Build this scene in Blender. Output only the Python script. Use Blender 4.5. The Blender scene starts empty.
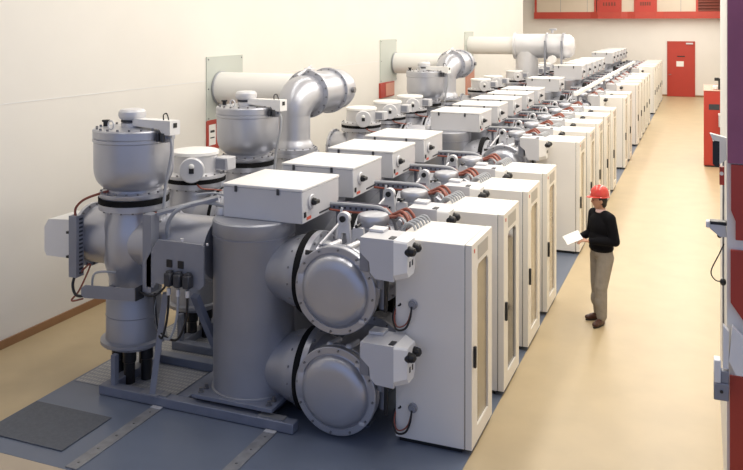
import bpy, bmesh, math, random
from mathutils import Vector, Matrix
random.seed(7)
R = math.radians
PI = math.pi
scene = bpy.context.scene
COL = scene.collection

# ------------------------------------------------------------------ camera
F_PX, W_PX, H_PX = 819.0, 743.0, 470.0
YAW = math.atan2(703 - 371.5, F_PX)
cam_d = bpy.data.cameras.new('camera')
cam_d.sensor_fit = 'HORIZONTAL'
cam_d.sensor_width = 36.0
cam_d.lens = 36.0 * F_PX / W_PX
cam_d.shift_y = -(235.0 - 24.0) / W_PX
cam_d.clip_end = 200
cam = bpy.data.objects.new('camera', cam_d)
cam.location = (0, 0, 4.0)
cam.rotation_euler = (R(90), 0, YAW)
COL.objects.link(cam)
scene.camera = cam

# ------------------------------------------------------------------ world, lights, exposure
world = bpy.data.worlds.new('world')
scene.world = world
world.use_nodes = True
bg = world.node_tree.nodes['Background']
bg.inputs['Color'].default_value = (0.52, 0.64, 1.0, 1)
bg.inputs['Strength'].default_value = 0.52


def area(name, loc, sx, sy, power, color, rot=(0, 0, 0)):
    d = bpy.data.lights.new(name, 'AREA')
    d.shape = 'RECTANGLE'
    d.size, d.size_y = sx, sy
    d.energy = power
    d.color = color
    o = bpy.data.objects.new(name, d)
    o.location = loc
    o.rotation_euler = rot
    COL.objects.link(o)
    return o


WARM = (1.0, 0.955, 0.89)
area('ceiling_strip_light_aisle', (-0.6, 26.3, 7.1), 0.5, 41.0, 1230, WARM)
area('ceiling_strip_light_middle', (-3.4, 26.3, 7.1), 0.5, 40.5, 620, WARM)
area('ceiling_strip_light_wall', (-6.6, 26.0, 7.1), 0.4, 41.0, 350, WARM)

vs = scene.view_settings
vs.view_transform = 'Standard'
vs.look = 'None'
vs.exposure = 0.29
vs.gamma = 1.0
vs.use_curve_mapping = False


# ------------------------------------------------------------------ materials
def mat(name, color, rough=0.5, metal=0.0, var=0.0, vscale=4.0, bump=0.0, bscale=60.0, spec=0.5, coat=0.0):
    m = bpy.data.materials.new(name)
    m.use_nodes = True
    nt = m.node_tree
    b = nt.nodes['Principled BSDF']
    b.inputs['Base Color'].default_value = (*color, 1)
    b.inputs['Roughness'].default_value = rough
    b.inputs['Metallic'].default_value = metal
    b.inputs['Specular IOR Level'].default_value = spec
    b.inputs['Coat Weight'].default_value = coat
    tc = nt.nodes.new('ShaderNodeTexCoord')
    if var > 0:
        n = nt.nodes.new('ShaderNodeTexNoise')
        n.inputs['Scale'].default_value = vscale
        n.inputs['Detail'].default_value = 5
        nt.links.new(tc.outputs['Object'], n.inputs['Vector'])
        r = nt.nodes.new('ShaderNodeValToRGB')
        r.color_ramp.elements[0].position = 0.3
        r.color_ramp.elements[1].position = 0.7
        r.color_ramp.elements[0].color = (*[c * (1 - var) for c in color], 1)
        r.color_ramp.elements[1].color = (*[min(1, c * (1 + var)) for c in color], 1)
        nt.links.new(n.outputs['Fac'], r.inputs['Fac'])
        nt.links.new(r.outputs['Color'], b.inputs['Base Color'])
    if bump > 0:
        n2 = nt.nodes.new('ShaderNodeTexNoise')
        n2.inputs['Scale'].default_value = bscale
        n2.inputs['Detail'].default_value = 3
        nt.links.new(tc.outputs['Object'], n2.inputs['Vector'])
        bp = nt.nodes.new('ShaderNodeBump')
        bp.inputs['Strength'].default_value = bump
        bp.inputs['Distance'].default_value = 0.01
        nt.links.new(n2.outputs['Fac'], bp.inputs['Height'])
        nt.links.new(bp.outputs['Normal'], b.inputs['Normal'])
    return m


def tread_mat():
    m = mat('tread_plate', (0.30, 0.31, 0.34), 0.45, 0.3)
    nt = m.node_tree
    b = nt.nodes['Principled BSDF']
    tc = nt.nodes.new('ShaderNodeTexCoord')
    mp = nt.nodes.new('ShaderNodeMapping')
    mp.inputs['Scale'].default_value = (26, 14, 1)
    v = nt.nodes.new('ShaderNodeTexVoronoi')
    v.inputs['Scale'].default_value = 1.0
    v.inputs['Randomness'].default_value = 0.15
    r = nt.nodes.new('ShaderNodeValToRGB')
    r.color_ramp.elements[0].position = 0.2
    r.color_ramp.elements[1].position = 0.42
    r.color_ramp.elements[0].color = (0.42, 0.42, 0.42, 1)
    r.color_ramp.elements[1].color = (0.27, 0.28, 0.31, 1)
    nt.links.new(tc.outputs['Object'], mp.inputs['Vector'])
    nt.links.new(mp.outputs['Vector'], v.inputs['Vector'])
    nt.links.new(v.outputs['Distance'], r.inputs['Fac'])
    nt.links.new(r.outputs['Color'], b.inputs['Base Color'])
    bp = nt.nodes.new('ShaderNodeBump')
    bp.inputs['Strength'].default_value = 0.5
    bp.inputs['Distance'].default_value = 0.01
    bp.invert = True
    nt.links.new(v.outputs['Distance'], bp.inputs['Height'])
    nt.links.new(bp.outputs['Normal'], b.inputs['Normal'])
    return m


M = dict(
    silver=mat('silver_paint', (0.47, 0.48, 0.525), 0.34, 0.65, 0.03, 3.0, 0.03, 90),
    silver_light=mat('light_silver_paint', (0.64, 0.64, 0.66), 0.40, 0.35, 0.03, 3.0),
    silver_tank=mat('tank_paint', (0.37, 0.38, 0.42), 0.40, 0.55, 0.04, 3.0, 0.03, 90),
    pipe=mat('cream_pipe_paint', (0.80, 0.79, 0.76), 0.40, 0.10, 0.02, 2.0),
    grey=mat('grey_steel', (0.27, 0.28, 0.32), 0.5, 0.3, 0.05, 5.0),
    frame=mat('frame_paint', (0.20, 0.22, 0.28), 0.45, 0.25, 0.08, 6.0),
    dark=mat('dark_steel', (0.045, 0.047, 0.055), 0.5, 0.2),
    black=mat('black_plastic', (0.012, 0.012, 0.013), 0.4),
    rubber=mat('black_rubber', (0.008, 0.008, 0.009), 0.8, spec=0.15),
    bolt=mat('bolt_steel', (0.24, 0.24, 0.25), 0.4, 0.8),
    white=mat('white_enamel', (0.80, 0.79, 0.77), 0.45, 0.0, 0.015, 2.0),
    boxgrey=mat('light_grey_enamel', (0.56, 0.56, 0.58), 0.45, 0.0, 0.015, 2.0),
    cream=mat('cream_enamel', (0.80, 0.77, 0.72), 0.42, 0.0, 0.015, 2.0),
    cream_door=mat('cream_door_enamel', (0.82, 0.78, 0.70), 0.40, 0.0, 0.01, 2.0),
    label=mat('grey_label_plate', (0.46, 0.43, 0.38), 0.5),
    glass=mat('window_beige_reflection', (0.30, 0.25, 0.165), 0.12, 0.0, 0.10, 3.0, spec=0.6),  # beige reflection of the floor is mixed into the pane's tint
    glass_dark=mat('dark_window', (0.035, 0.033, 0.03), 0.10, 0.0, 0.3, 4.0, spec=0.5),
    orange=mat('orange_hose', (0.27, 0.075, 0.048), 0.5, 0.0, 0.15, 20),
    red_mark=mat('red_marking', (0.60, 0.10, 0.06), 0.5),
    hose=mat('grey_hose', (0.36, 0.37, 0.39), 0.5),
    red=mat('red_paint', (0.44, 0.05, 0.03), 0.42, 0.0, 0.05, 3.0),
    red_door=mat('red_door_paint', (0.46, 0.042, 0.026), 0.42, 0.0, 0.03, 3.0),
    red_reflection=mat('red_paint_purple_reflection', (0.34, 0.10, 0.17), 0.40, 0.0, 0.10, 2.0),  # red of the pillar's upper panel with purple reflected light coloured in
    wall=mat('cream_wall_plaster', (0.80, 0.77, 0.71), 0.75, 0.0, 0.015, 1.2, 0.06, 30),
    wall_back=mat('back_wall_plaster', (0.82, 0.79, 0.74), 0.75, 0.0, 0.015, 1.2, 0.06, 30),
    ceil=mat('ceiling_paint', (0.80, 0.79, 0.77), 0.8),
    lino=mat('yellow_linoleum', (0.48, 0.375, 0.222), 0.42, 0.0, 0.05, 2.2, 0.02, 40),
    blue=mat('blue_grey_floor_paint', (0.125, 0.15, 0.205), 0.34, 0.0, 0.07, 1.6),
    beige_floor=mat('beige_floor', (0.46, 0.38, 0.28), 0.5, 0.0, 0.05, 2.0),
    matdark=mat('charcoal_mat', (0.085, 0.095, 0.115), 0.6, 0.0, 0.12, 30, 0.2, 150),
    strip=mat('steel_strip', (0.25, 0.255, 0.27), 0.45, 0.35, 0.2, 9.0),
    wood=mat('brown_skirting', (0.30, 0.16, 0.075), 0.5, 0.0, 0.08, 6.0),
    plate=mat('grey_green_plate', (0.53, 0.56, 0.51), 0.6),
    pink=mat('faded_red_panel', (0.62, 0.30, 0.22), 0.6),
    paper=mat('paper', (0.86, 0.84, 0.80), 0.7),
    skin=mat('skin', (0.52, 0.27, 0.17), 0.5, 0.0, 0.04, 20),
    hair=mat('dark_hair', (0.02, 0.015, 0.012), 0.6, 0.0, 0.3, 60),
    sweater=mat('black_wool', (0.006, 0.006, 0.008), 0.9, 0.0, 0.0, 1, 0.4, 200, spec=0.15),
    trousers=mat('grey_brown_cloth', (0.30, 0.27, 0.23), 0.85, 0.0, 0.08, 12, 0.5, 25),
    shoe=mat('brown_leather', (0.065, 0.022, 0.014), 0.3),
    collar=mat('pale_pink_shirt', (0.72, 0.50, 0.46), 0.8),
    helmet=mat('red_helmet_shell', (0.62, 0.055, 0.04), 0.22, 0.0, coat=0.3),
    helmet_band=mat('white_helmet_band', (0.80, 0.76, 0.74), 0.35),
    eye=mat('dark_eye', (0.02, 0.015, 0.01), 0.2),
    pane=mat('gallery_pane', (0.62, 0.53, 0.42), 0.25, 0.0, 0.06, 0.6),
    louvre=mat('brown_louvre', (0.16, 0.03, 0.015), 0.5),
    tread=tread_mat(),
)


# ------------------------------------------------------------------ mesh builder
class MB:
    def __init__(s):
        s.v, s.f = [], []

    def add(s, vs, fs):
        o = len(s.v)
        s.v += [tuple(v) for v in vs]
        s.f += [tuple(i + o for i in f) for f in fs]
        return s

    def box(s, x0, x1, y0, y1, z0, z1, bev=0.0, seg=1):
        if bev <= 0:
            return s.add([(x, y, z) for x in (x0, x1) for y in (y0, y1) for z in (z0, z1)],
                         [(0, 1, 3, 2), (4, 6, 7, 5), (0, 4, 5, 1), (2, 3, 7, 6), (0, 2, 6, 4), (1, 5, 7, 3)])
        bm = bmesh.new()
        bmesh.ops.create_cube(bm, size=1.0)
        for v in bm.verts:
            v.co = Vector(((x0 + x1) / 2 + v.co.x * (x1 - x0), (y0 + y1) / 2 + v.co.y * (y1 - y0), (z0 + z1) / 2 + v.co.z * (z1 - z0)))
        bmesh.ops.bevel(bm, geom=bm.edges[:], offset=bev, segments=seg, affect='EDGES', profile=0.5)
        bm.verts.index_update()
        s.add([v.co for v in bm.verts], [[v.index for v in f.verts] for f in bm.faces])
        bm.free()
        return s

    def lathe(s, prof, o=(0, 0, 0), ax='Z', n=40):
        vs, fs, rings = [], [], []
        for r, h in prof:
            if r < 1e-6:
                rings.append([len(vs)])
                vs.append((0, 0, h))
            else:
                rings.append(list(range(len(vs), len(vs) + n)))
                vs += [(r * math.cos(2 * PI * i / n), r * math.sin(2 * PI * i / n), h) for i in range(n)]
        for a, b in zip(rings, rings[1:]):
            for i in range(n):
                j = (i + 1) % n
                if len(a) == 1 and len(b) == 1:
                    continue
                if len(a) == 1:
                    fs.append((a[0], b[i], b[j]))
                elif len(b) == 1:
                    fs.append((a[i], a[j], b[0]))
                else:
                    fs.append((a[i], a[j], b[j], b[i]))
        if ax == 'X':
            vs = [(h, x, y) for x, y, h in vs]
        elif ax == 'Y':
            vs = [(y, h, x) for x, y, h in vs]
        return s.add([(x + o[0], y + o[1], z + o[2]) for x, y, z in vs], fs)

    def disc(s, r, h0, h1, o=(0, 0, 0), ax='Z', n=40, bev=0.0):
        if bev > 0:
            return s.lathe([(0, h0), (r - bev, h0), (r, h0 + bev), (r, h1 - bev), (r - bev, h1), (0, h1)], o, ax, n)
        return s.lathe([(0, h0), (r, h0), (r, h1), (0, h1)], o, ax, n)

    def bolts(s, ring, h0, h1, cnt, o=(0, 0, 0), ax='Z', r=0.014, a0=0.1):
        for k in range(cnt):
            a = a0 + 2 * PI * k / cnt
            c, d = ring * math.cos(a), ring * math.sin(a)
            p = {'Z': (c, d, 0), 'X': (0, c, d), 'Y': (d, 0, c)}[ax]
            s.disc(r, h0, h1, (o[0] + p[0], o[1] + p[1], o[2] + p[2]), ax, 6)
        return s

    def rod(s, p0, p1, r0, r1=None, n=10):
        r1 = r0 if r1 is None else r1
        p0, p1 = Vector(p0), Vector(p1)
        q = (p1 - p0).to_track_quat('Z', 'Y')
        L = (p1 - p0).length
        t = MB().lathe([(0, 0), (r0, 0), (r1, L), (0, L)], n=n)
        return s.add([q @ Vector(v) + p0 for v in t.v], t.f)

    def bar(s, p0, p1, w, h):
        p0, p1 = Vector(p0), Vector(p1)
        q = (p1 - p0).to_track_quat('Z', 'Y')
        t = MB().box(-w / 2, w / 2, -h / 2, h / 2, 0, (p1 - p0).length)
        return s.add([q @ Vector(v) + p0 for v in t.v], t.f)

    def tube(s, pts, r, n=8, res=6):
        P = [Vector(p) for p in pts]
        path = []
        for i in range(len(P) - 1):
            a, b, c, d = P[max(i - 1, 0)], P[i], P[i + 1], P[min(i + 2, len(P) - 1)]
            for k in range(res):
                t = k / res
                path.append(0.5 * ((2 * b) + (c - a) * t + (2 * a - 5 * b + 4 * c - d) * t * t + (3 * b - a - 3 * c + d) * t ** 3))
        path.append(P[-1])
        vs, fs = [], []
        up = None
        for i, p in enumerate(path):
            d = (path[min(i + 1, len(path) - 1)] - path[max(i - 1, 0)]).normalized()
            if up is None:
                up = d.orthogonal().normalized()
            up = (up - d * up.dot(d)).normalized()
            q = d.cross(up)
            for k in range(n):
                a = 2 * PI * k / n
                vs.append(p + r * (math.cos(a) * up + math.sin(a) * q))
        m = len(path)
        for i in range(m - 1):
            for k in range(n):
                j = (k + 1) % n
                fs.append((i * n + k, i * n + j, (i + 1) * n + j, (i + 1) * n + k))
        fs.append(tuple(range(n))[::-1])
        fs.append(tuple((m - 1) * n + k for k in range(n)))
        return s.add(vs, fs)

    def prism(s, poly, a0, a1, ax='Y'):
        # poly: 2D points; ax Y -> (x,z), X -> (y,z), Z -> (x,y)
        n = len(poly)
        mk = {'Y': lambda p, h: (p[0], h, p[1]), 'X': lambda p, h: (h, p[0], p[1]), 'Z': lambda p, h: (p[0], p[1], h)}[ax]
        return s.add([mk(p, a0) for p in poly] + [mk(p, a1) for p in poly],
                     [tuple(range(n))[::-1], tuple(range(n, 2 * n))] + [(i, (i + 1) % n, n + (i + 1) % n, n + i) for i in range(n)])

    def ball(s, c, rx, ry=None, rz=None, n=20, m=12):
        ry = rx if ry is None else ry
        rz = rx if rz is None else rz
        t = MB().lathe([(math.sin(PI * k / m), -math.cos(PI * k / m)) for k in range(m + 1)], n=n)
        return s.add([(c[0] + x * rx, c[1] + y * ry, c[2] + z * rz) for x, y, z in t.v], t.f)

    def limb(s, p0, p1, r0, r1, n=14):
        s.rod(p0, p1, r0, r1, n)
        s.ball(p0, r0, n=n, m=8)
        return s.ball(p1, r1, n=n, m=8)

    def mesh(s, name, material, smooth=True, ang=38):
        me = bpy.data.meshes.new(name)
        me.from_pydata(s.v, [], s.f)
        bm = bmesh.new()
        bm.from_mesh(me)
        bmesh.ops.recalc_face_normals(bm, faces=bm.faces)
        bm.to_mesh(me)
        bm.free()
        me.materials.append(M[material] if isinstance(material, str) else material)
        if smooth:
            me.shade_smooth()
            me.set_sharp_from_angle(angle=R(ang))
        return me

    def build(s, name, material, parent=None, kind=None, loc=None, smooth=True, ang=38):
        o = bpy.data.objects.new(name, s.mesh(name, material, smooth, ang))
        COL.objects.link(o)
        if parent:
            o.parent = parent
        if loc:
            o.location = loc
        if kind:
            o['kind'] = kind
        return o


def share(o, name=None, loc=(0, 0, 0), parent=None):
    """another object on the same mesh data"""
    c = bpy.data.objects.new(name or o.name.split('.')[0], o.data)
    COL.objects.link(c)
    c.parent = parent or o.parent
    c.location = loc
    return c


def tag(o, label, cat, group=None):
    o['label'] = label
    o['category'] = cat
    if group:
        o['group'] = group
    return o


def thing(name, loc=(0, 0, 0), rz=0):
    o = bpy.data.objects.new(name, None)
    o.empty_display_size = 0.1
    COL.objects.link(o)
    o.location = loc
    o.rotation_euler = (0, 0, rz)
    return o


KIDS = {}


def kids(o):
    return [c for c in o.children]


def copy_tree(o, parent=None):
    c = o.copy()
    COL.objects.link(c)
    if parent:
        c.parent = parent
    for k in kids(o):
        copy_tree(k, c)
    return c


class Proto:
    """first use returns the source itself, later uses copies of it with all its parts"""
    def __init__(s, src):
        s.src, s.used = src, False

    def put(s, loc, label, cat, group=None, rz=0):
        o = s.src if not s.used else copy_tree(s.src)
        s.used = True
        o.location = loc
        o.rotation_euler = (0, 0, rz)
        return tag(o, label, cat, group)


def struct(o):
    o['kind'] = 'structure'
    return o


ORD = ['first', 'second', 'third', 'fourth', 'fifth', 'sixth']

# ------------------------------------------------------------------ the setting
XW, YB = -8.0, 48.2
struct(MB().box(-10.2, 3.5, -4, YB + 0.3, -0.3, 0).build('floor', 'lino', smooth=False))
struct(MB().box(-6.55, -2.0, 5.78, 46.9, 0.0, 0.006).build('floor_coating', 'blue', smooth=False))
struct(MB().box(-6.52, -5.25, 7.25, 46.5, 0.006, 0.011).build('floor_tread_plate', 'tread', smooth=False))
struct(MB().box(-7.98, -4.2, 4.2, 5.78, 0.0, 0.004).build('floor_threshold', 'beige_floor', smooth=False))
wl = struct(MB().box(XW - 0.3, XW, -4, 39.1, 0, 7.5).build('wall_left', 'wall', smooth=False))
struct(MB().box(-10.2, -9.9, 39.1, YB, 0, 7.5).build('wall_recess', 'wall', smooth=False))
struct(MB().box(-9.9, XW - 0.3, 38.9, 39.1, 0, 7.5).build('wall_return', 'wall', smooth=False))
struct(MB().box(-10.2, 1.2, YB, YB + 0.3, 0, 7.5).build('wall_back', 'wall_back', smooth=False))
struct(MB().box(0.88, 1.18, 9.5, YB, 0, 7.5).build('wall_right', 'wall', smooth=False))
struct(MB().box(-10.2, 3.5, 0.5, YB + 0.3, 7.5, 7.8).build('ceiling', 'ceil', smooth=False))
struct(MB().box(XW, XW + 0.02, -4, 39.1, 0, 0.11, 0.004).build('baseboard_left', 'wood', smooth=False))
struct(MB().box(-9.9, 0.88, YB - 0.02, YB, 0, 0.10).build('baseboard_back', 'wood', smooth=False))
struct(MB().box(XW, XW + 0.004, -4, 39.1, 3.005, 3.017).build('trim_1', 'white', smooth=False))

# grey plates on the left wall where the pipes go through
for i, (y0, y1, z0, z1, lab) in enumerate([
        (12.1, 13.3, 2.30, 3.43, 'grey-green wall plate around the nearest cream pipe'),
        (20.35, 21.6, 2.42, 3.58, 'grey-green wall plate around the second cream pipe'),
        (28.7, 29.9, 2.70, 3.72, 'grey-green wall plate around the farthest cream pipe')]):
    t = thing('wall_plate', (XW, (y0 + y1) / 2, z0))
    h, w = z1 - z0, (y1 - y0) / 2
    MB().box(0, 0.02, -w, w, 0, h, 0.003).build('panel', 'plate', t, smooth=False)
    b = MB()
    for sy in (-1, 1):
        for zz in (0.05, h / 2, h - 0.05):
            b.disc(0.015, 0.02, 0.03, (0, sy * (w - 0.05), zz), 'X', 6)
    b.build('screws', 'bolt', t, 'stuff')
    tag(t, lab, 'wall plate', 'wall plates behind the pipes')
t = thing('wall_sign', (XW, 12.42, 1.80))
MB().box(0, 0.03, -0.32, 0.32, 0, 0.52, 0.004).build('board', 'red', t)
MB().box(0.03, 0.034, -0.27, -0.06, 0.08, 0.44).build('notice', 'paper', t)
MB().box(0.034, 0.036, -0.23, -0.10, 0.30, 0.34).build('print_line', 'black', t)
MB().box(0.034, 0.036, -0.23, -0.10, 0.20, 0.22).build('print_line', 'black', t)
tag(t, 'red board with white notice on the left wall behind the second voltage transformer', 'sign')
t = thing('hose_cabinet', (XW, 20.8, 2.02))
MB().box(0, 0.06, -0.52, 0.52, 0, 0.40, 0.006).build('body', 'red', t)
MB().box(0.06, 0.07, -0.16, 0.49, 0.03, 0.37, 0.004).build('door', 'pink', t)
tag(t, 'small red wall box below the second cream pipe', 'box')
t = thing('wall_panel', (XW, 29.4, 1.40))
MB().box(0, 0.05, -0.55, 0.55, 0, 0.95, 0.006).build('panel', 'pink', t)
MB().box(0.05, 0.06, 0.40, 0.44, 0.35, 0.55).build('handle', 'grey', t)
tag(t, 'faded red panel on the left wall below the farthest cream pipe', 'panel')

# back wall door
t = thing('door_1', (-1.12, YB, 0))
t['kind'] = 'structure'
MB().box(-0.72, -0.66, -0.06, 0, 0, 3.03).box(0.66, 0.72, -0.06, 0, 0, 3.03).box(-0.72, 0.72, -0.06, 0, 2.99, 3.05).build('door_frame', 'red', t, smooth=False)
d = MB().box(-0.66, 0.66, -0.05, 0, 0.01, 2.99, 0.004).build('door_leaf', 'red_door', t, smooth=False)
MB().box(-0.64, -0.50, -0.10, -0.085, 1.20, 1.235).box(-0.60, -0.575, -0.085, -0.05, 1.205, 1.23).build('handle', 'bolt', d)
MB().box(-0.24, 0.14, -0.056, -0.05, 1.66, 1.95).build('notice', 'paper', d)
MB().box(-0.20, 0.20, -0.056, -0.05, 2.19, 2.25).build('sign_plate', 'black', d)
MB().box(0.25, 0.62, -0.11, -0.05, 2.88, 2.97, 0.01).build('door_closer', 'silver_light', d)

# red gallery front on the back wall
t = thing('gallery', (0, YB, 4.3))
t['kind'] = 'structure'
m = MB()
m.prism([(-9.11, -0.50), (-5.9, -0.50), (-5.5, -0.62), (-4.25, -0.62), (-3.9, -0.55), (-3.5, -0.62), (-2.4, -0.62), (-2.0, -0.50), (0.86, -0.50), (0.86, 0), (-9.11, 0)], 0.0, 0.38, 'Z')
m.build('fascia_beam', 'red', t, smooth=False)
m = MB()
for x in (-9.02, -5.66, -5.5, -4.28, -3.5, -2.41, -0.30):
    m = MB().box(x - 0.06, x + 0.06, -0.48, -0.36, 0.38, 2.4)
    m.build('post', 'red', t, smooth=False)
for x in (-7.6, -6.1, -1.12):
    MB().box(x - 0.012, x + 0.012, -0.43, -0.41, 0.38, 2.4).build('mullion', 'strip', t, smooth=False)
for x0, x1 in ((-8.96, -7.612), (-7.588, -6.112), (-6.088, -5.72), (-4.22, -3.56), (-2.35, -1.132), (-1.108, -0.36)):
    MB().box(x0, x1, -0.43, -0.41, 0.38, 2.4).build('pane', 'pane', t, smooth=False)
for x0, x1 in ((-5.44, -4.34), (-3.44, -2.47)):
    p = MB().box(x0, x1, -0.50, -0.44, 0.38, 2.4, 0.005).build('red_panel', 'red_door', t, smooth=False)
    b = MB()
    for k in range(5):
        xx = x0 + 0.25 + k * (x1 - x0 - 0.5) / 4
        b.box(xx - 0.04, xx + 0.04, -0.505, -0.50, 0.72, 0.92)
    b.build('vent_slots', 'louvre', p, 'stuff', smooth=False)
MB().box(-0.24, 0.86, -0.40, -0.30, 0.38, 2.4).build('recess', 'louvre', t, smooth=False)
for k in range(12):
    MB().add([(-0.24, -0.47, 0.40 + k * 0.16), (0.84, -0.47, 0.40 + k * 0.16), (0.84, -0.40, 0.50 + k * 0.16), (-0.24, -0.40, 0.50 + k * 0.16),
              (-0.24, -0.455, 0.39 + k * 0.16), (0.84, -0.455, 0.39 + k * 0.16), (0.84, -0.385, 0.49 + k * 0.16), (-0.24, -0.385, 0.49 + k * 0.16)],
             [(0, 1, 2, 3), (4, 5, 6, 7), (0, 1, 5, 4), (2, 3, 7, 6), (0, 3, 7, 4), (1, 2, 6, 5)]).build('slat', 'louvre', t, smooth=False)

# ------------------------------------------------------------------ floor things
t = MB().box(-0.49, 0.49, -0.35, 0.35, 0, 0.012, 0.003).build('rubber_mat', 'matdark', loc=(-6.04, 6.35, 0.006))
tag(t, 'charcoal rectangular mat lying on the blue-grey floor', 'mat')
for x, y0, lab in ((-5.26, 5.80, 'flat steel floor strip beside the charcoal mat'), (-3.92, 5.80, 'flat steel floor strip at the right end of the base rail')):
    t = thing('floor_strip', (x, y0, 0.006))
    MB().box(-0.065, 0.065, 0, 1.27, 0, 0.012, 0.003).build('strip', 'strip', t)
    b = MB()
    for k in range(5):
        b.disc(0.012, 0.012, 0.018, (0, 0.1 + k * 0.26, 0), 'Z', 6)
    b.build('screws', 'bolt', t, 'stuff')
    MB().box(-0.06, 0.06, 1.22, 1.27, 0.012, 0.018).build('end_tab', 'silver_light', t)
    tag(t, lab, 'floor strip', 'steel strips in the floor')


# ------------------------------------------------------------------ switchgear parts
def make_breaker():
    t = thing('circuit_breaker')
    bp = MB().box(-0.47, 0.47, -0.47, 0.47, 0.15, 0.19, 0.004).build('base_plate', 'frame', t)
    b = MB()
    for sx in (-1, 1):
        for sy in (-1, 1):
            for q in ((0.40, 0.40), (0.40, 0.30)):
                b.disc(0.02, 0.19, 0.235, (sx * q[0], sy * q[1], 0), 'Z', 6)
                b.disc(0.032, 0.19, 0.20, (sx * q[0], sy * q[1], 0), 'Z', 8)
    b.build('anchor_bolts', 'bolt', bp, 'stuff')
    for sx in (-1, 1):
        MB().box(sx * 0.36 - 0.08, sx * 0.36 + 0.08, -0.42, 0.42, 0.10, 0.15).build('pad', 'dark', t, smooth=False)
    r = 0.43
    tank = MB().lathe([(0, 0.19), (r + 0.015, 0.19), (r + 0.015, 0.205), (r, 0.21), (r, 1.80), (r + 0.006, 1.81), (r + 0.006, 1.945), (r - 0.01, 1.96), (0, 1.96)], n=56).build('tank', 'silver_tank', t)
    MB().lathe([(r + 0.001, 1.79), (r + 0.009, 1.79), (r + 0.009, 1.80), (r + 0.001, 1.80), (r + 0.001, 1.79)], n=56).build('seam', 'grey', tank)
    MB().lathe([(0, 1.96), (0.06, 1.96), (0.065, 2.0), (0.05, 2.035), (0, 2.04)], (-0.36, -0.06, 0), n=16).build('vent_cap', 'silver_light', tank)
    for z in (1.45, 0.46):
        nz = MB().lathe([(0.30, 0.20), (0.32, 0.44), (0.345, 0.49), (0.362, 0.55), (0.37, 0.61), (0.372, 0.66), (0, 0.66)], (0, 0, z), 'X', 44).build('nozzle', 'silver_tank', t)
        MB().disc(0.415, 0.66, 0.74, (0, 0, z), 'X', 44).build('spacer_ring', 'rubber', nz)
        MB().bolts(0.366, 0.58, 0.592, 14, (0, 0, z), 'X', 0.012).build('bolts', 'bolt', nz, 'stuff')
    return t


def make_drive_box():
    t = thing('drive_box')           # origin: centre of tank top
    x0, x1, y0, y1 = -0.29, 0.645, -0.15, 0.75
    MB().box(x0, x1, y0, y1, 0.0, 0.328, 0.008).build('body', 'boxgrey', t)
    lid = MB().box(x0 - 0.006, x1 + 0.006, y0 - 0.006, y1 + 0.006, 0.328, 0.358, 0.008, 2).build('lid', 'white', t)
    for x in (-0.13, 0.37):
        MB().box(x - 0.016, x + 0.016, y0 - 0.016, y0 - 0.004, 0.278, 0.343, 0.004).build('clip', 'dark', lid)
    dial = MB().disc(0.075, x1, x1 + 0.022, (0, y0 + 0.20, 0.20), 'X', 28, 0.006).build('dial', 'silver_light', t)
    k = MB().lathe([(0, 0.022), (0.040, 0.022), (0.036, 0.055), (0.02, 0.062), (0, 0.062)], (x1, y0 + 0.20, 0.20), 'X', 18)
    k.box(x1 + 0.05, x1 + 0.085, y0 + 0.155, y0 + 0.245, 0.18, 0.22, 0.006)
    k.build('knob', 'black', dial)
    MB().box(x1, x1 + 0.012, y0 + 0.035, y0 + 0.075, 0.06, 0.115, 0.003).build('switch', 'black', t)
    MB().box(x1, x1 + 0.004, y0 + 0.10, y0 + 0.20, 0.025, 0.055).build('red_mark', 'red_mark', t)
    MB().box(x1, x1 + 0.005, y0 + 0.40, y0 + 0.78, 0.028, 0.045).build('nameplate', 'dark', t)
    return t


def end_cover(o, t):
    # dished cover facing -Y, bolted on the end of a busbar
    c = MB().lathe([(0, -0.085), (0.22, -0.092), (0.275, -0.085), (0.315, -0.066), (0.336, -0.036), (0.345, -0.006), (0.358, 0.002), (0.362, -0.012),
                    (0.418, -0.012), (0.425, -0.006), (0.425, 0.05), (0, 0.05)], o, 'Y', 64).build('end_cover', 'silver', t)
    MB().bolts(0.397, -0.026, -0.012, 12, o, 'Y', 0.012).build('bolts', 'bolt', c, 'stuff')
    for a in (0.7, 2.3):
        x, z = o[0] + 0.385 * math.sin(a), o[2] + 0.385 * math.cos(a)
        MB().box(x - 0.03, x + 0.03, o[1] - 0.026, o[1] - 0.012, z - 0.018, z + 0.018, 0.004).build('clamp', 'silver_light', c)


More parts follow.
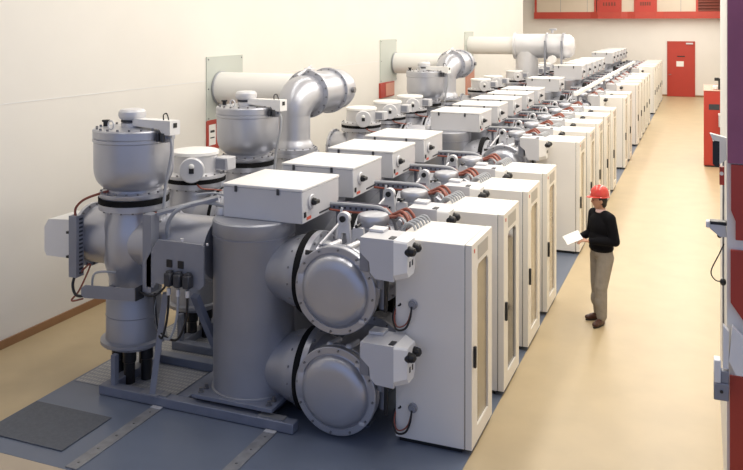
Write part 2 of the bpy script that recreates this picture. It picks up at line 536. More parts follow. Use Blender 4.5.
def make_bus(upper=True, end=False):
    t = thing('busbar_module')     # origin below the bus axis at floor level, y = bay axis
    z = 1.43 if upper else 0.46
    L0, L1 = -0.34, 0.95
    MB().lathe([(0, L0), (0.33, L0), (0.33, L1), (0, L1)], (0, 0, z), 'Y', 48).build('housing', 'silver', t)
    for y in (L0 + 0.02, 0.52):
        fl = MB().disc(0.415, y, y + 0.05, (0, 0, z), 'Y', 48, 0.006).build('flange', 'silver', t)
        MB().bolts(0.39, y - 0.015, y + 0.065, 16, (0, 0, z), 'Y', 0.012).build('bolts', 'bolt', fl, 'stuff')
    br = MB().lathe([(0, -0.39), (0.44, -0.39), (0.44, -0.33), (0.35, -0.32), (0.30, -0.15), (0.30, 0.1), (0, 0.1)], (0, 0, z), 'X', 44).build('branch', 'silver', t)
    MB().bolts(0.415, -0.33, -0.315, 16, (0, 0, z), 'X', 0.014).build('bolts', 'bolt', br, 'stuff')
    if end:
        end_cover((0, -0.41, z), t)
        # pipe stubs and lugs behind the cover
        for x, zz in ((-0.10, 0.385), (0.10, 0.39)):
            MB().rod((x, -0.30, z + zz), (x + 0.03, -0.14, z + zz + 0.01), 0.036, 0.03, 12).ball((x, -0.30, z + zz), 0.042, n=12, m=8).build('pipe_stub', 'silver_light', t)
    # operating box on the aisle side
    zb, zt, ya, yb2 = z + 0.23, z + 0.60, -0.62, -0.27
    ob = MB().prism([(0.35, zt), (0.35, zt - 0.14), (0.44, zt - 0.22), (0.45, zb + 0.05), (0.50, zb), (0.68, zb - 0.01), (0.68, zt)], ya, yb2, 'Y').build('operating_box', 'boxgrey', t, smooth=False)
    prof = [(ya, zb + 0.05), (ya, zt - 0.02), (ya + 0.02, zt), (yb2 - 0.02, zt), (yb2, zt - 0.02), (yb2, zb + 0.05), (yb2 - 0.06, zb - 0.01), (ya + 0.06, zb - 0.01)]
    cy, cz = (ya + yb2) / 2, (zb + zt) / 2
    pr2 = [(cy + (y - cy) * 0.62, cz + (q - cz) * 0.86) for y, q in prof]
    n = len(prof)
    MB().add([(0.68, y, q) for y, q in prof] + [(0.79, y, q) for y, q in pr2],
             [tuple(range(n, 2 * n))] + [(i, (i + 1) % n, n + (i + 1) % n, n + i) for i in range(n)] + [tuple(range(n))]).build('face_plate', 'white', ob, smooth=False)
    for y in (cy - 0.075, cy + 0.075):
        q = cz + 0.07
        MB().disc(0.048, 0.76, 0.80, (0, y, q), 'X', 20).lathe([(0, 0.80), (0.041, 0.80), (0.045, 0.82), (0.036, 0.85), (0.012, 0.865), (0, 0.865)], (0, y, q), 'X', 20).build('knob', 'black', ob)
    for y in (cy - 0.04, cy + 0.03):
        MB().box(0.785, 0.795, y - 0.012, y + 0.012, cz - 0.08, cz - 0.03).build('indicator', 'black', ob)
    MB().box(0.62, 0.67, ya + 0.03, ya + 0.12, zt, zt + 0.008).build('top_clip', 'dark', ob)
    MB().box(0.35, 0.50, yb2 - 0.14, yb2, zt, zt + 0.03, 0.005).build('top_bracket', 'silver_light', ob)
    MB().box(0.30, 0.40, -0.52, -0.34, zb + 0.02, zt - 0.10, 0.01).build('gear_block', 'grey', ob)
    MB().rod((0.55, -0.45, zb + 0.02), (0.53, -0.43, zb - 0.36), 0.025, 0.02, 8).build('cable_drop', 'black', ob)
    MB().rod((0.48, -0.38, zb + 0.02), (0.46, -0.36, zb - 0.16), 0.05, 0.04, 14).build('actuator', 'grey', ob)
    MB().ball((0.47, -0.45, zb - 0.02), 0.05, n=14, m=8).build('joint', 'silver', ob)
    MB().rod((0.40, -0.16, z + 0.12), (0.40, -0.16, z - 0.20), 0.05, 0.04, 14).build('drive_shaft', 'grey', t)
    if upper:
        MB().lathe([(0, 0.38), (0.17, 0.38), (0.17, 0.40), (0.145, 0.41), (0.15, 0.43), (0.168, 0.455), (0.168, 0.495), (0.15, 0.525), (0.10, 0.54), (0, 0.545)], (0.09, 0.36, z + 0.055), 'Z', 32).build('filter_dome', 'silver', t)
        # crank lever pair on top of the housing
        for dx in (-0.11, 0.03):
            lv = MB()
            yb = 0.03 + (dx + 0.11) * 0.3
            lv.prism([(dx - 0.075, z + 0.27), (dx - 0.04, z + 0.27), (dx - 0.02, z + 0.44), (dx + 0.03, z + 0.44), (dx + 0.055, z + 0.27), (dx + 0.09, z + 0.27), (dx + 0.06, z + 0.56), (dx - 0.05, z + 0.56)], yb, yb + 0.045, 'Y')
            if dx < 0:
                lv.disc(0.068, yb - 0.01, yb + 0.055, (dx, 0, z + 0.585), 'Y', 22, 0.005)
            o = lv.build('crank_lever', 'silver_light', t)
            MB().disc(0.032 if dx < 0 else 0.018, yb - 0.03, yb + 0.075, (dx, 0, z + 0.585), 'Y', 16).build('pivot_pin', 'black', o)
            if dx > 0:
                o.scale = (1, 1, 0.90)
                o.location = (0, 0, 0.13)
        MB().rod((-0.30, -0.12, z + 0.34), (-0.20, 0.20, z + 0.52), 0.016, 0.016, 8).rod((-0.32, 0.30, z + 0.30), (-0.26, 0.34, z + 0.62), 0.014, 0.014, 8).build('linkage_rod', 'silver_light', t)
        MB().disc(0.05, 0.34, 0.42, (-0.26, -0.05, z - 0.07), 'Z', 14).disc(0.045, 0.36, 0.44, (0.22, 0.02, z - 0.13), 'Z', 14).build('port', 'silver_light', t)
        MB().box(-0.36, -0.26, -0.33, -0.31, z + 0.30, z + 0.33).rod((-0.34, -0.36, z + 0.31), (-0.18, -0.36, z + 0.345), 0.016, 0.016, 8).build('gauge_tube', 'black', t)
    else:
        # foot under the lowest bus
        MB().box(-0.22, 0.22, -0.10, 0.10, 0.0, 0.02).box(-0.16, 0.16, -0.03, 0.03, 0.02, 0.20).build('foot', 'frame', t, smooth=False)
    return t


def make_tray():
    t = thing('cable_tray')      # origin: left end, at tray floor
    L = 0.62
    MB().box(0, L, -0.09, 0.09, 0, 0.006).box(0, L, -0.096, -0.09, 0, 0.055).box(0, L, 0.09, 0.096, 0, 0.055).build('channel', 'frame', t, smooth=False)
    b = MB()
    for k in range(9):
        b.box(0.05 + k * 0.065, 0.075 + k * 0.065, -0.098, -0.096, 0.015, 0.04)
    b.build('slots', 'dark', t, 'stuff', smooth=False)
    MB().box(0.05, 0.09, -0.02, 0.02, -0.22, 0).build('tray_post', 'grey', t, smooth=False)
    MB().tube([(0.0, -0.085, 0.06), (0.45, -0.085, 0.065), (0.62, -0.085, 0.05), (0.74, -0.075, -0.05), (0.78, -0.07, -0.17)], 0.022).build('edge_hose', 'hose', t)
    for k in range(4):
        y = -0.06 + k * 0.04
        h = 0.02 + 0.025 * (k % 2)
        MB().tube([(0.0, y, 0.012), (0.4, y + 0.01, 0.012), (0.60, y, 0.02), (0.70, y - 0.06, -0.02), (0.80, -0.18 + 0.05 * k, h - 0.02), (0.90, -0.28 + 0.07 * k, h + 0.02), (0.99, -0.38 + 0.09 * k, h - 0.05), (1.02, -0.42 + 0.09 * k, -0.16)], 0.018, 8).build('cable', 'orange', t)
    for k in range(6):
        x, y = 1.08 + k * 0.006, -0.54 + k * 0.075
        MB().tube([(x - 0.09, y - 0.02, -0.18), (x - 0.08, y, -0.05), (x - 0.03, y + 0.01, 0.03), (x + 0.03, y + 0.02, 0.025), (x + 0.065, y + 0.02, -0.025)], 0.012).build('hose_loop', 'hose', t)
    MB().tube([(0.0, -0.115, 0.0), (0.3, -0.115, -0.01), (0.58, -0.115, 0.0), (0.70, -0.16, -0.08), (0.76, -0.22, -0.14)], 0.012).build('cable', 'orange', t)
    for k in range(2):
        MB().tube([(0.62, -0.05 + 0.06 * k, 0.03), (0.78, -0.12, -0.02 - 0.03 * k), (0.90, -0.24 - 0.05 * k, 0.03), (1.0, -0.40, -0.02), (0.98, -0.50, -0.14)], 0.014).build('grey_cable', 'hose' if k else 'black', t)
    return t


def make_cabinet(dark=False):
    t = thing('control_cabinet')    # origin: front face X, near edge y, floor
    H, Wd, D = 1.95, 0.78, 0.75
    MB().box(-D + 0.03, -0.10, 0.03, Wd - 0.03, 0, 0.055).build('plinth', 'black', t, smooth=False)
    MB().box(-D, -0.07, 0.0, Wd, 0.05, H, 0.006).build('body', 'cream', t)
    MB().box(-D + 0.02, -0.12, 0.002, 0.01, H - 0.105, H - 0.10).build('side_seam', 'label', t, smooth=False)
    MB().box(-0.07, -0.062, 0.008, Wd - 0.008, 0.06, H - 0.008).build('door_gasket', 'dark', t, smooth=False)
    # door leaf with an opening for the window
    wy0, wy1, wz0, wz1, c = 0.20, 0.62, 0.20, 1.72, 0.05
    out = [(0.0, 0.055), (Wd, 0.055), (Wd, H), (0.0, H)]
    inn = [(wy0, wz0), (wy1, wz0), (wy1, wz1 - c), (wy1 - c, wz1), (wy0 + c, wz1), (wy0, wz1 - c)]
    bm = bmesh.new()
    lay = []
    for x in (-0.062, 0.0):
        vo = [bm.verts.new((x, y, z)) for y, z in out]
        vi = [bm.verts.new((x, y, z)) for y, z in inn]
        lay.append((vo, vi))
        bm.faces.new((vo[0], vo[1], vi[1], vi[0]))
        bm.faces.new((vo[1], vo[2], vi[3], vi[2], vi[1]))
        bm.faces.new((vo[2], vo[3], vi[4], vi[3]))
        bm.faces.new((vo[3], vo[0], vi[0], vi[5], vi[4]))
    for q in (0, 1):
        a, b = lay[0][q], lay[1][q]
        for i in range(len(a)):
            j = (i + 1) % len(a)
            bm.faces.new((a[i], a[j], b[j], b[i]))
    bmesh.ops.recalc_face_normals(bm, faces=bm.faces)
    me = bpy.data.meshes.new('door')
    bm.to_mesh(me)
    bm.free()
    me.materials.append(M['cream_door'])
    door = bpy.data.objects.new('door', me)
    COL.objects.link(door)
    door.parent = t
    MB().box(-0.045, -0.018, wy0 - 0.01, wy1 + 0.01, wz0 - 0.01, wz1 + 0.01).build('window', 'glass_dark' if dark else 'glass', door, smooth=False)
    MB().box(0, 0.004, 0.22, 0.60, 1.765, 1.90, 0.001).build('label_plate', 'label', door)
    MB().box(0, 0.003, 0.08, 0.115, 1.86, 1.895).build('red_dot', 'red_mark', door)
    MB().box(0, 0.028, 0.05, 0.085, 0.80, 1.00, 0.006).build('handle', 'black', door)
    return t


def make_vt():
    t = thing('voltage_transformer')   # origin: flange level on the axis (z = 0 at lower flange face)
    r = 0.44
    MB().lathe([(0, 0.06), (0.375, 0.06), (0.38, 0.065), (0.38, 0.115), (0.30, 0.125), (0.30, 0.15), (0.325, 0.165), (0.36, 0.19), (0.39, 0.22), (0.412, 0.255), (0.427, 0.295), (0.436, 0.34), (r, 0.39), (r, 0.66), (0, 0.66)], n=60).build('tank', 'silver', t, ang=50)
    fl = MB().lathe([(0, 0.66), (r + 0.003, 0.66), (r + 0.012, 0.668), (r + 0.012, 0.70), (r + 0.003, 0.705), (r + 0.010, 0.712), (r + 0.010, 0.785), (r - 0.002, 0.80), (0, 0.815)], n=60).build('cover_flange', 'silver', t)
    MB().bolts(r - 0.035, 0.80, 0.822, 20, r=0.014).build('bolts', 'bolt', fl, 'stuff')
    MB().disc(0.39, 0.0, 0.062, n=48).build('spacer_ring', 'rubber', t)
    b = MB().bolts(0.355, 0.118, 0.135, 18, r=0.013)
    b.build('bolts', 'bolt', t, 'stuff')
    MB().lathe([(0, 0.81), (0.125, 0.81), (0.125, 0.85), (0.11, 0.86), (0.11, 0.885), (0.14, 0.90), (0.155, 0.93), (0.15, 0.975), (0.125, 1.0), (0.06, 1.008), (0, 1.01)], (-0.03, 0.0, 0), n=36).build('top_dome', 'silver_light', t)
    MB().lathe([(0.112, 0.862), (0.125, 0.862), (0.125, 0.884), (0.112, 0.884), (0.112, 0.862)], (-0.03, 0, 0), n=28).build('dark_gap', 'dark', t)
    arm = MB().prism([(0.06, 0.83), (0.06, 0.905), (0.66, 0.915), (0.66, 0.765), (0.55, 0.765), (0.49, 0.82)], -0.08, 0.07, 'Y').build('arm_box', 'white', t, smooth=False)
    MB().box(0.66, 0.666, -0.03, 0.02, 0.84, 0.89).build('socket', 'black', arm, smooth=False)
    MB().box(0.44, 0.57, -0.06, 0.05, 0.68, 0.77, 0.01).build('terminal_block', 'grey', arm)
    for x in (0.48, 0.55):
        MB().rod((x, -0.085, 0.69), (x, -0.085, 0.78), 0.024).build('terminal', 'dark', arm)
    MB().tube([(0.52, -0.04, 0.915), (0.52, -0.04, 0.97), (0.57, -0.04, 0.985), (0.60, -0.04, 0.92)], 0.007).build('wire_loop', 'black', arm)
    MB().tube([(0.57, -0.02, 0.73), (0.63, -0.03, 0.70), (0.64, -0.04, 0.55), (0.58, -0.06, 0.25), (0.56, -0.08, -0.02)], 0.017).build('cable', 'hose', t)
    ring = MB()
    for k in range(20):
        a, b2 = 2 * PI * k / 20, 2 * PI * (k + 1) / 20
        ring.rod((0.02 + 0.045 * math.cos(a), -0.34, 0.86 + 0.045 * math.sin(a)), (0.02 + 0.045 * math.cos(b2), -0.34, 0.86 + 0.045 * math.sin(b2)), 0.009, n=6)
    ring.build('lifting_eye', 'silver_light', t)
    MB().disc(0.03, 0.80, 0.85, (-0.36, -0.10, 0), 'Z', 12).disc(0.045, 0.85, 0.87, (-0.36, -0.10, 0), 'Z', 12).build('valve', 'black', t)
    return t


def make_switch():
    t = thing('earthing_switch')
    MB().disc(0.385, 0.0, 0.055, n=48).build('spacer_ring', 'rubber', t)
    fl = MB().lathe([(0, 0.055), (0.385, 0.055), (0.39, 0.06), (0.39, 0.095), (0.33, 0.10), (0.29, 0.12), (0.285, 0.33), (0, 0.33)], n=48).build('body', 'silver_light', t)
    MB().bolts(0.36, 0.095, 0.112, 18, r=0.013).build('bolts', 'bolt', fl, 'stuff')
    MB().lathe([(0, 0.33), (0.295, 0.33), (0.305, 0.34), (0.30, 0.375), (0.28, 0.385), (0, 0.39)], n=48).build('cap', 'white', t)
    # round drive head facing the aisle and the camera
    hd = MB().lathe([(0, 0.22), (0.12, 0.22), (0.125, 0.36), (0.155, 0.37), (0.155, 0.43), (0.145, 0.44), (0, 0.44)], (0, 0, 0), 'X', 32).build('drive_head', 'silver_light', t, loc=(0, 0, 0.19))
    hd.rotation_euler = (0, 0, R(-62))
    MB().box(0.44, 0.455, -0.03, 0.03, -0.035, 0.03, 0.003).build('switch', 'black', hd)
    MB().ball((0.44, 0, 0.05), 0.02, 0.035, 0.035, 12, 8).build('lamp', 'white', hd)
    MB().box(0.27, 0.47, 0.02, 0.22, 0.14, 0.30, 0.008).build('junction_box', 'boxgrey', t)
    MB().box(0.30, 0.43, 0.014, 0.02, 0.16, 0.28).build('junction_cover', 'grey', t)
    MB().tube([(0.20, -0.28, 0.02), (0.32, -0.33, -0.03), (0.42, -0.20, -0.06), (0.50, -0.05, -0.10)], 0.010).build('hose', 'orange', t)
    return t


def make_tee():
    """tee housing with cable sealing end; origin on its axis at the floor"""
    t = thing('cable_tee')
    zc = 1.57
    body = MB().lathe([(0, 0.97), (0.30, 0.97), (0.31, 1.0), (0.275, 1.05), (0.275, 1.16), (0.33, 1.35), (0.345, zc), (0.33, 1.75), (0.30, 1.86), (0.30, 1.91), (0.365, 1.93), (0.385, 1.935), (0.385, 2.0), (0, 2.0)], n=56).build('tee_body', 'silver', t)
    b = MB().bolts(0.36, 1.915, 1.935, 18, r=0.013)
    b.bolts(0.29, 1.0, 1.03, 16, r=0.012)
    b.build('bolts', 'bolt', body, 'stuff')
    arm = MB().lathe([(0, -0.60), (0.33, -0.60), (0.36, -0.595), (0.36, -0.555), (0.31, -0.545), (0.31, 0), (0.31, 0.36), (0.36, 0.365), (0.36, 0.405), (0, 0.405)], (0, 0, zc), 'X', 52).build('cross_arm', 'silver', t)
    MB().bolts(0.34, -0.555, -0.54, 18, (0, 0, zc), 'X', 0.013).bolts(0.335, -0.61, -0.60, 18, (0, 0, zc), 'X', 0.012).build('bolts', 'bolt', arm, 'stuff')
    MB().disc(0.365, 0.405, 0.455, (0, 0, zc), 'X', 48).build('spacer_ring', 'rubber', t)
    link = MB().lathe([(0, 0.455), (0.37, 0.455), (0.37, 0.50), (0.33, 0.51), (0.33, 1.135), (0, 1.135)], (0, 0, zc), 'X', 48).build('link_pipe', 'silver', t)
    MB().bolts(0.35, 0.50, 0.515, 18, (0, 0, zc), 'X', 0.013).build('bolts', 'bolt', link, 'stuff')
    # sealing end underneath
    se = MB().lathe([(0, 0.36), (0.22, 0.36), (0.28, 0.385), (0.28, 0.42), (0.355, 0.425), (0.365, 0.435), (0.365, 0.47), (0.31, 0.48), (0.31, 0.53), (0.305, 0.55), (0.305, 0.90), (0.29, 0.93), (0.29, 0.97), (0, 0.97)], n=48).build('sealing_end', 'silver_tank', t)
    MB().lathe([(0.306, 0.74), (0.311, 0.745), (0.306, 0.75)], n=48).build('seam', 'grey', se)
    MB().bolts(0.335, 0.415, 0.425, 16, r=0.012).build('bolts', 'bolt', se, 'stuff')
    for a in (-2.3, -1.2, 0.0, 1.5):
        x, y = 0.17 * math.cos(a), 0.17 * math.sin(a)
        MB().lathe([(0, 0.006), (0.06, 0.006), (0.062, 0.24), (0.075, 0.25), (0.075, 0.37), (0, 0.37)], (x, y, 0), n=16).build('power_cable', 'black', t)
    for sx, sy in ((0.09, -0.44), (0.0, 0.44)):
        MB().box(sx - 0.028, sx + 0.028, sy - 0.03, sy + 0.03, 0.10, 0.43).build('post', 'frame', t, smooth=False)
    return t


def make_frame():
    t = thing('base_frame')
    def beam(x0, x1, y0, y1):
        MB().box(x0, x1, y0, y1, 0.012, 0.11, 0.006).build('beam', 'frame', t)
    beam(-6.04, -3.69, -0.52, -0.40)
    beam(-6.04, -3.69, 0.40, 0.52)
    beam(-5.10, -4.98, -0.40, 0.40)
    beam(-6.04, -5.92, -0.40, 0.40)
    for x in (-5.32, -3.95):
        MB().box(x - 0.14, x + 0.14, -0.50, -0.41, 0.11, 0.125).build('shim', 'strip', t, smooth=False)
    return t


def make_riser():
    """riser, bend, flanged arm and pipe through the wall; origin on riser axis at flange level"""
    t = thing('bus_duct')
    r0 = MB().lathe([(0, 0), (0.36, 0), (0.365, 0.005), (0.365, 0.05), (0.30, 0.06), (0.29, 0.12), (0.26, 0.16), (0.25, 0.20), (0.25, 0.62), (0, 0.62)], n=44).build('riser', 'silver', t)
    MB().bolts(0.335, 0.05, 0.07, 16, r=0.014).build('bolts', 'bolt', r0, 'stuff')
    # bend from +Z to +Y
    vs, fs = [], []
    n, m = 40, 9
    for k in range(m + 1):
        a = (PI / 2) * k / m
        rr = 0.25 + 0.06 * min(1.0, 1.6 * k / m)
        c = Vector((0, 0.30 - 0.30 * math.cos(a), 0.56 + 0.30 * math.sin(a)))
        d = Vector((0, math.cos(a), math.sin(a)))
        up = Vector((1, 0, 0))
        w = Vector((0, -math.cos(a), math.sin(a)))
        for i in range(n):
            q = 2 * PI * i / n
            vs.append(c + rr * (math.cos(q) * up + math.sin(q) * w))
    for k in range(m):
        for i in range(n):
            j = (i + 1) % n
            fs.append((k * n + i, k * n + j, (k + 1) * n + j, (k + 1) * n + i))
    fs += [tuple(range(n))[::-1], tuple(range(m * n, m * n + n))]
    MB().add(vs, fs).build('bend', 'silver', t)
    zc = 0.86
    arm = MB().lathe([(0, 0.29), (0.31, 0.29), (0.31, 0.42), (0.39, 0.425), (0.39, 0.50), (0.34, 0.51), (0.35, 0.80), (0.35, 1.20), (0.39, 1.205), (0.39, 1.28), (0.35, 1.29), (0.35, 1.60), (0.32, 1.72), (0.20, 1.78), (0, 1.79)], (0, 0, zc), 'Y', 48).build('arm', 'silver', t)
    MB().bolts(0.365, 0.40, 0.52, 16, (0, 0, zc), 'Y', 0.014).bolts(0.365, 1.19, 1.295, 16, (0, 0, zc), 'Y', 0.014).build('bolts', 'bolt', arm, 'stuff')
    MB().disc(0.05, 0.33, 0.40, (0, 1.50, zc), 'X', 14).build('view_port', 'bolt', arm)
    MB().rod((-0.1, 0.3, zc + 0.30), (0.02, 0.55, zc + 0.44), 0.03).box(-0.06, 0.08, 0.44, 0.60, zc + 0.37, zc + 0.42, 0.01).build('lifting_lug', 'silver_light', arm)
    p = MB().lathe([(0, -1.995), (0.285, -1.995), (0.285, 0), (0, 0)], (0, 1.0, zc), 'X', 48).build('wall_pipe', 'pipe', t)
    MB().lathe([(0.285, -1.99), (0.30, -1.99), (0.30, -1.96), (0.285, -1.96)], (0, 1.0, zc), 'X', 40).build('wall_collar', 'silver', p)
    return t


P_brk = Proto(make_breaker())
P_box = Proto(make_drive_box())
P_bus_u = Proto(make_bus(True, False))
P_bus_ue = Proto(make_bus(True, True))
P_bus_le = Proto(make_bus(False, True))
P_tray = Proto(make_tray())
P_cab = Proto(make_cabinet(False))
P_vt = Proto(make_vt())
P_vt.src.scale = (1, 1, 1.035)
P_sw = Proto(make_switch())
P_tee = Proto(make_tee())
P_frame = Proto(make_frame())
P_riser = Proto(make_riser())
cab_dark = make_cabinet(True)

XT, XB, XC, XL = -4.42, -3.29, -1.98, -5.98
# name, first bay axis, pitch, bays, left-row X, left-row kinds
BLOCKS = [
    ('front block', 7.60, 1.31, 4, -5.98, ['vt', 'sw', 'vt', 'riser']),
    ('second block', 14.73, 1.43, 5, -6.18, ['sw', 'sw', 'sw', 'vt', 'riser']),
    ('third block', 23.70, 1.50, 2, -6.10, ['sw', 'sw']),
    ('fourth block', 28.35, 1.52, 5, -6.10, ['sw', 'sw', 'sw', 'sw', 'sw']),
    ('rearmost block', 38.55, 1.62, 5, -6.10, [None] * 5),
]
vt_lab = ['silver pot-shaped voltage transformer nearest the camera on the left',
          'second silver pot-shaped voltage transformer in front of the nearest riser duct',
          'third silver pot-shaped voltage transformer in front of the second wall pipe']
vtn = 0
duct_lab = ['nearest silver bent duct with cream pipe running into the left wall',
            'second silver bent duct with cream pipe running into the left wall']
dn = 0
for bi, (bn, y0, pitch, nb, xl0, left) in enumerate(BLOCKS):
    for k in range(nb):
        y = y0 + pitch * k
        od = ORD[k]
        dz = [0.01 if k else 0.0, 0.06, 0.11, 0.16, 0.24][bi]
        ob_ = P_brk.put((XT, y, 0), f'upright silver breaker tank, {od} from the front in the {bn}', 'breaker', 'breaker tanks in the row')
        ob_.scale = (1, 1, (1.96 + dz) / 1.96)
        if not (bi == 2 and k == 1):
            ob_ = P_box.put((XT, y, 1.96 + dz), f'light grey drive box with black knob on the {od} breaker tank of the {bn}', 'drive box', 'drive boxes on the breaker tanks')
            ob_.scale = (1, 1, [1, 1, 1.05, 1.35, 1.45][bi])
        if k == 0:
            P_bus_ue.put((XB, y, 0), f'upper silver busbar module with round end cover at the near end of the {bn}', 'busbar', 'busbar modules')
            if bi < 2:
                P_bus_le.put((XB, y, 0), f'lower silver busbar module with round end cover at the near end of the {bn}', 'busbar', 'busbar modules')
        else:
            P_bus_u.put((XB, y, 0), f'silver busbar module with small dome, beside the {od} breaker tank of the {bn}', 'busbar', 'busbar modules')
        P_tray.put((XT + 0.63, y + 0.62, 1.98), f'grey cable tray with orange cables behind the {od} drive box of the {bn}', 'cable tray', 'cable trays over the busbars')
        if bi == 0 and k == 1:
            cab_dark.location = (XC, y - 0.24, 0)
            tag(cab_dark, 'cream control cabinet with a dark see-through window, second from the front', 'cabinet', 'control cabinets along the aisle')
        else:
            ob_ = P_cab.put((XC, y - 0.24, 0), f'cream control cabinet with beige reflection tinted into the window, {od} from the front in the {bn}', 'cabinet', 'control cabinets along the aisle')
            ob_.scale = (1, 1, [1, 1, 1.01, 1.03, 1.08][bi])
        if bi == 0 and k < 3:
            P_frame.put((0, y, 0), f'blue-grey steel base frame under the {od} breaker tank of the {bn}', 'base frame', 'steel base frames')
        kind = left[k]
        xl = xl0 + (-0.07 if bi == 0 and k in (1, 2) else 0.0)
        if kind:
            P_tee.put((xl, y, 0), f'silver tee housing left of the {od} breaker tank of the {bn}', 'pipe fitting', 'tee housings of the left row')
        if kind == 'vt':
            P_vt.put((xl, y, 2.0) if bi == 0 else (xl, y - 0.33, 2.05), vt_lab[vtn], 'transformer', 'voltage transformers', rz=R(-11))
            vtn += 1
        elif kind == 'sw':
            P_sw.put((xl, y, 2.0), f'round white-capped switch on the {od} tee housing of the {bn}', 'switch', 'earthing switches of the left row')
        elif kind == 'riser':
            o = P_riser.put((xl, y, 2.0 if bi == 0 else 2.05), duct_lab[dn], 'duct', 'ducts to the left wall')
            if dn == 1:
                for c in o.children:
                    if c.name.startswith('wall_pipe'):
                        c.scale = (1.785 / 1.995, 1, 1)
            dn += 1

# far horizontal vessel with the third wall pipe
t = thing('horizontal_vessel', (-6.3, 29.3, 0))
zc = 3.22
MB().lathe([(0, 0), (0.45, 0), (0.48, 0.01), (0.48, 0.09), (0.43, 0.10), (0.43, 1.75), (0.40, 1.98), (0.28, 2.10), (0, 2.15)], (0, 0, zc), 'X', 48).build('vessel', 'silver_light', t)
MB().lathe([(0, -1.675), (0.32, -1.675), (0.32, 0), (0, 0)], (0, 0, zc), 'X', 44).build('wall_pipe', 'pipe', t)
for x in (1.15, 1.72):
    MB().lathe([(0.43, x), (0.47, x), (0.47, x + 0.08), (0.43, x + 0.08)], (0, 0, zc), 'X', 44).build('flange', 'silver', t)
    MB().box(x + 0.01, x + 0.07, -0.60, -0.52, 1.95, zc + 0.2).build('support', 'grey', t, smooth=False)
MB().disc(0.40, 1.90, zc - 0.2, (0.45, 0, 0), 'Z', 32).build('neck', 'silver_light', t)
MB().disc(0.05, 0.46, 0.60, (1.35, 0, zc), 'Z', 12).box(1.25, 1.50, -0.05, 0.05, zc + 0.56, zc + 0.62, 0.01).build('valve', 'silver', t)
MB().lathe([(0, 0), (0.14, 0), (0.14, 0.25), (0, 0.25)], (1.45, -0.75, zc - 0.45), 'Y', 20).build('drive_head', 'white', t)
tag(t, 'large horizontal silver vessel at the end of the farthest wall pipe', 'vessel')

# long white cable duct above the rear busbars
t = thing('cable_duct', (-2.95, 20.8, 0))
MB().box(-0.05, 0.05, 0, 19.0, 2.20, 2.29, 0.01).build('duct', 'white', t)
for k in range(7):
    MB().box(-0.03, 0.03, 0.5 + k * 2.95, 0.56 + k * 2.95, 1.76, 2.20).build('bracket', 'grey', t, smooth=False)
tag(t, 'long straight white cable duct above the rear busbars', 'cable duct')

# ------------------------------------------------------------------ details of the nearest bay
t = thing('side_drive_box', (-6.60, 7.60, 0))
MB().prism([(-0.46, 1.38), (-0.46, 1.66), (-0.40, 1.75), (-0.10, 1.77), (-0.10, 1.33), (-0.43, 1.33)], -0.24, 0.22, 'Y').build('body', 'white', t, smooth=False)
MB().disc(0.20, -0.10, 0.01, (0, 0, 1.57), 'X', 32).build('adapter', 'silver', t)
MB().disc(0.025, -0.485, -0.46, (0, 0, 1.50), 'X', 12).build('lamp', 'silver_light', t)
tag(t, 'white drive box on the wall side of the nearest tee housing', 'drive box')
t = thing('cable_channel', (-6.50, 7.20, 0.07))
MB().box(-0.03, 0.075, -0.03, 0.0, 1.12, 1.80).box(-0.03, -0.02, 0.0, 0.09, 1.12, 1.80).box(0.065, 0.075, 0.0, 0.09, 1.12, 1.80).build('channel', 'grey', t, smooth=False)
b = MB()
for k in range(14):
    b.box(0.075, 0.079, 0.015, 0.07, 1.15 + k * 0.046, 1.172 + k * 0.046)
b.build('slots', 'dark', t, 'stuff', smooth=False)
for zz in (1.33, 1.60):
    MB().box(-0.065, -0.03, -0.035, 0.0, zz, zz + 0.025).build('clip', 'black', t, smooth=False)
MB().tube([(0.0, 0.04, 1.78), (0.01, 0.04, 1.88), (0.12, 0.06, 1.98), (0.33, 0.12, 2.06), (0.42, 0.16, 2.08)], 0.014).build('cable', 'orange', t)
MB().tube([(0.0, 0.04, 1.14), (0.0, 0.0, 1.02), (0.08, -0.03, 0.93), (0.24, -0.03, 0.95)], 0.016).build('cable', 'black', t)
MB().tube([(0.05, 0.04, 1.14), (0.16, 0.10, 1.25), (0.08, 0.02, 0.98), (0.0, -0.02, 0.86), (0.16, -0.02, 0.90)], 0.010).build('cable', 'orange', t)
tag(t, 'upright slotted grey cable channel in front of the wall-side drive box', 'cable channel')
t = thing('cable_channel', (-5.88, 7.12, 0.06))
MB().prism([(-0.38, 1.00), (-0.38, 1.07), (-0.33, 1.11), (0.34, 1.15), (0.34, 1.02), (-0.34, 0.97)], -0.06, -0.05, 'Y').prism([(-0.38, 1.00), (0.34, 1.03), (0.34, 1.02), (-0.38, 0.99)], -0.05, 0.08, 'Y').build('channel', 'grey', t, smooth=False)
b = MB()
for k in range(13):
    b.box(-0.33 + k * 0.05, -0.305 + k * 0.05, -0.03, 0.05, 1.045 + k * 0.003, 1.052 + k * 0.003)
b.build('rungs', 'grey', t, 'stuff', smooth=False)
MB().box(0.335, 0.347, -0.062, 0.08, 1.02, 1.16).build('end_plate', 'dark', t, smooth=False)
for x in (-0.20, 0.20):
    MB().box(x, x + 0.06, 0.08, 0.24, 1.01, 1.05).build('bracket', 'grey', t, smooth=False)
MB().tube([(-0.30, 0.02, 1.05), (-0.28, 0.02, 1.20), (-0.20, 0.05, 1.24), (-0.08, 0.14, 1.22)], 0.012).build('cable', 'hose', t)
MB().tube([(0.33, 0.0, 1.10), (0.52, 0.0, 1.08), (0.66, 0.02, 1.20), (0.62, 0.08, 1.36)], 0.012).build('cable', 'black', t)
tag(t, 'sloping grey cable channel across the front of the nearest tee housing', 'cable channel')

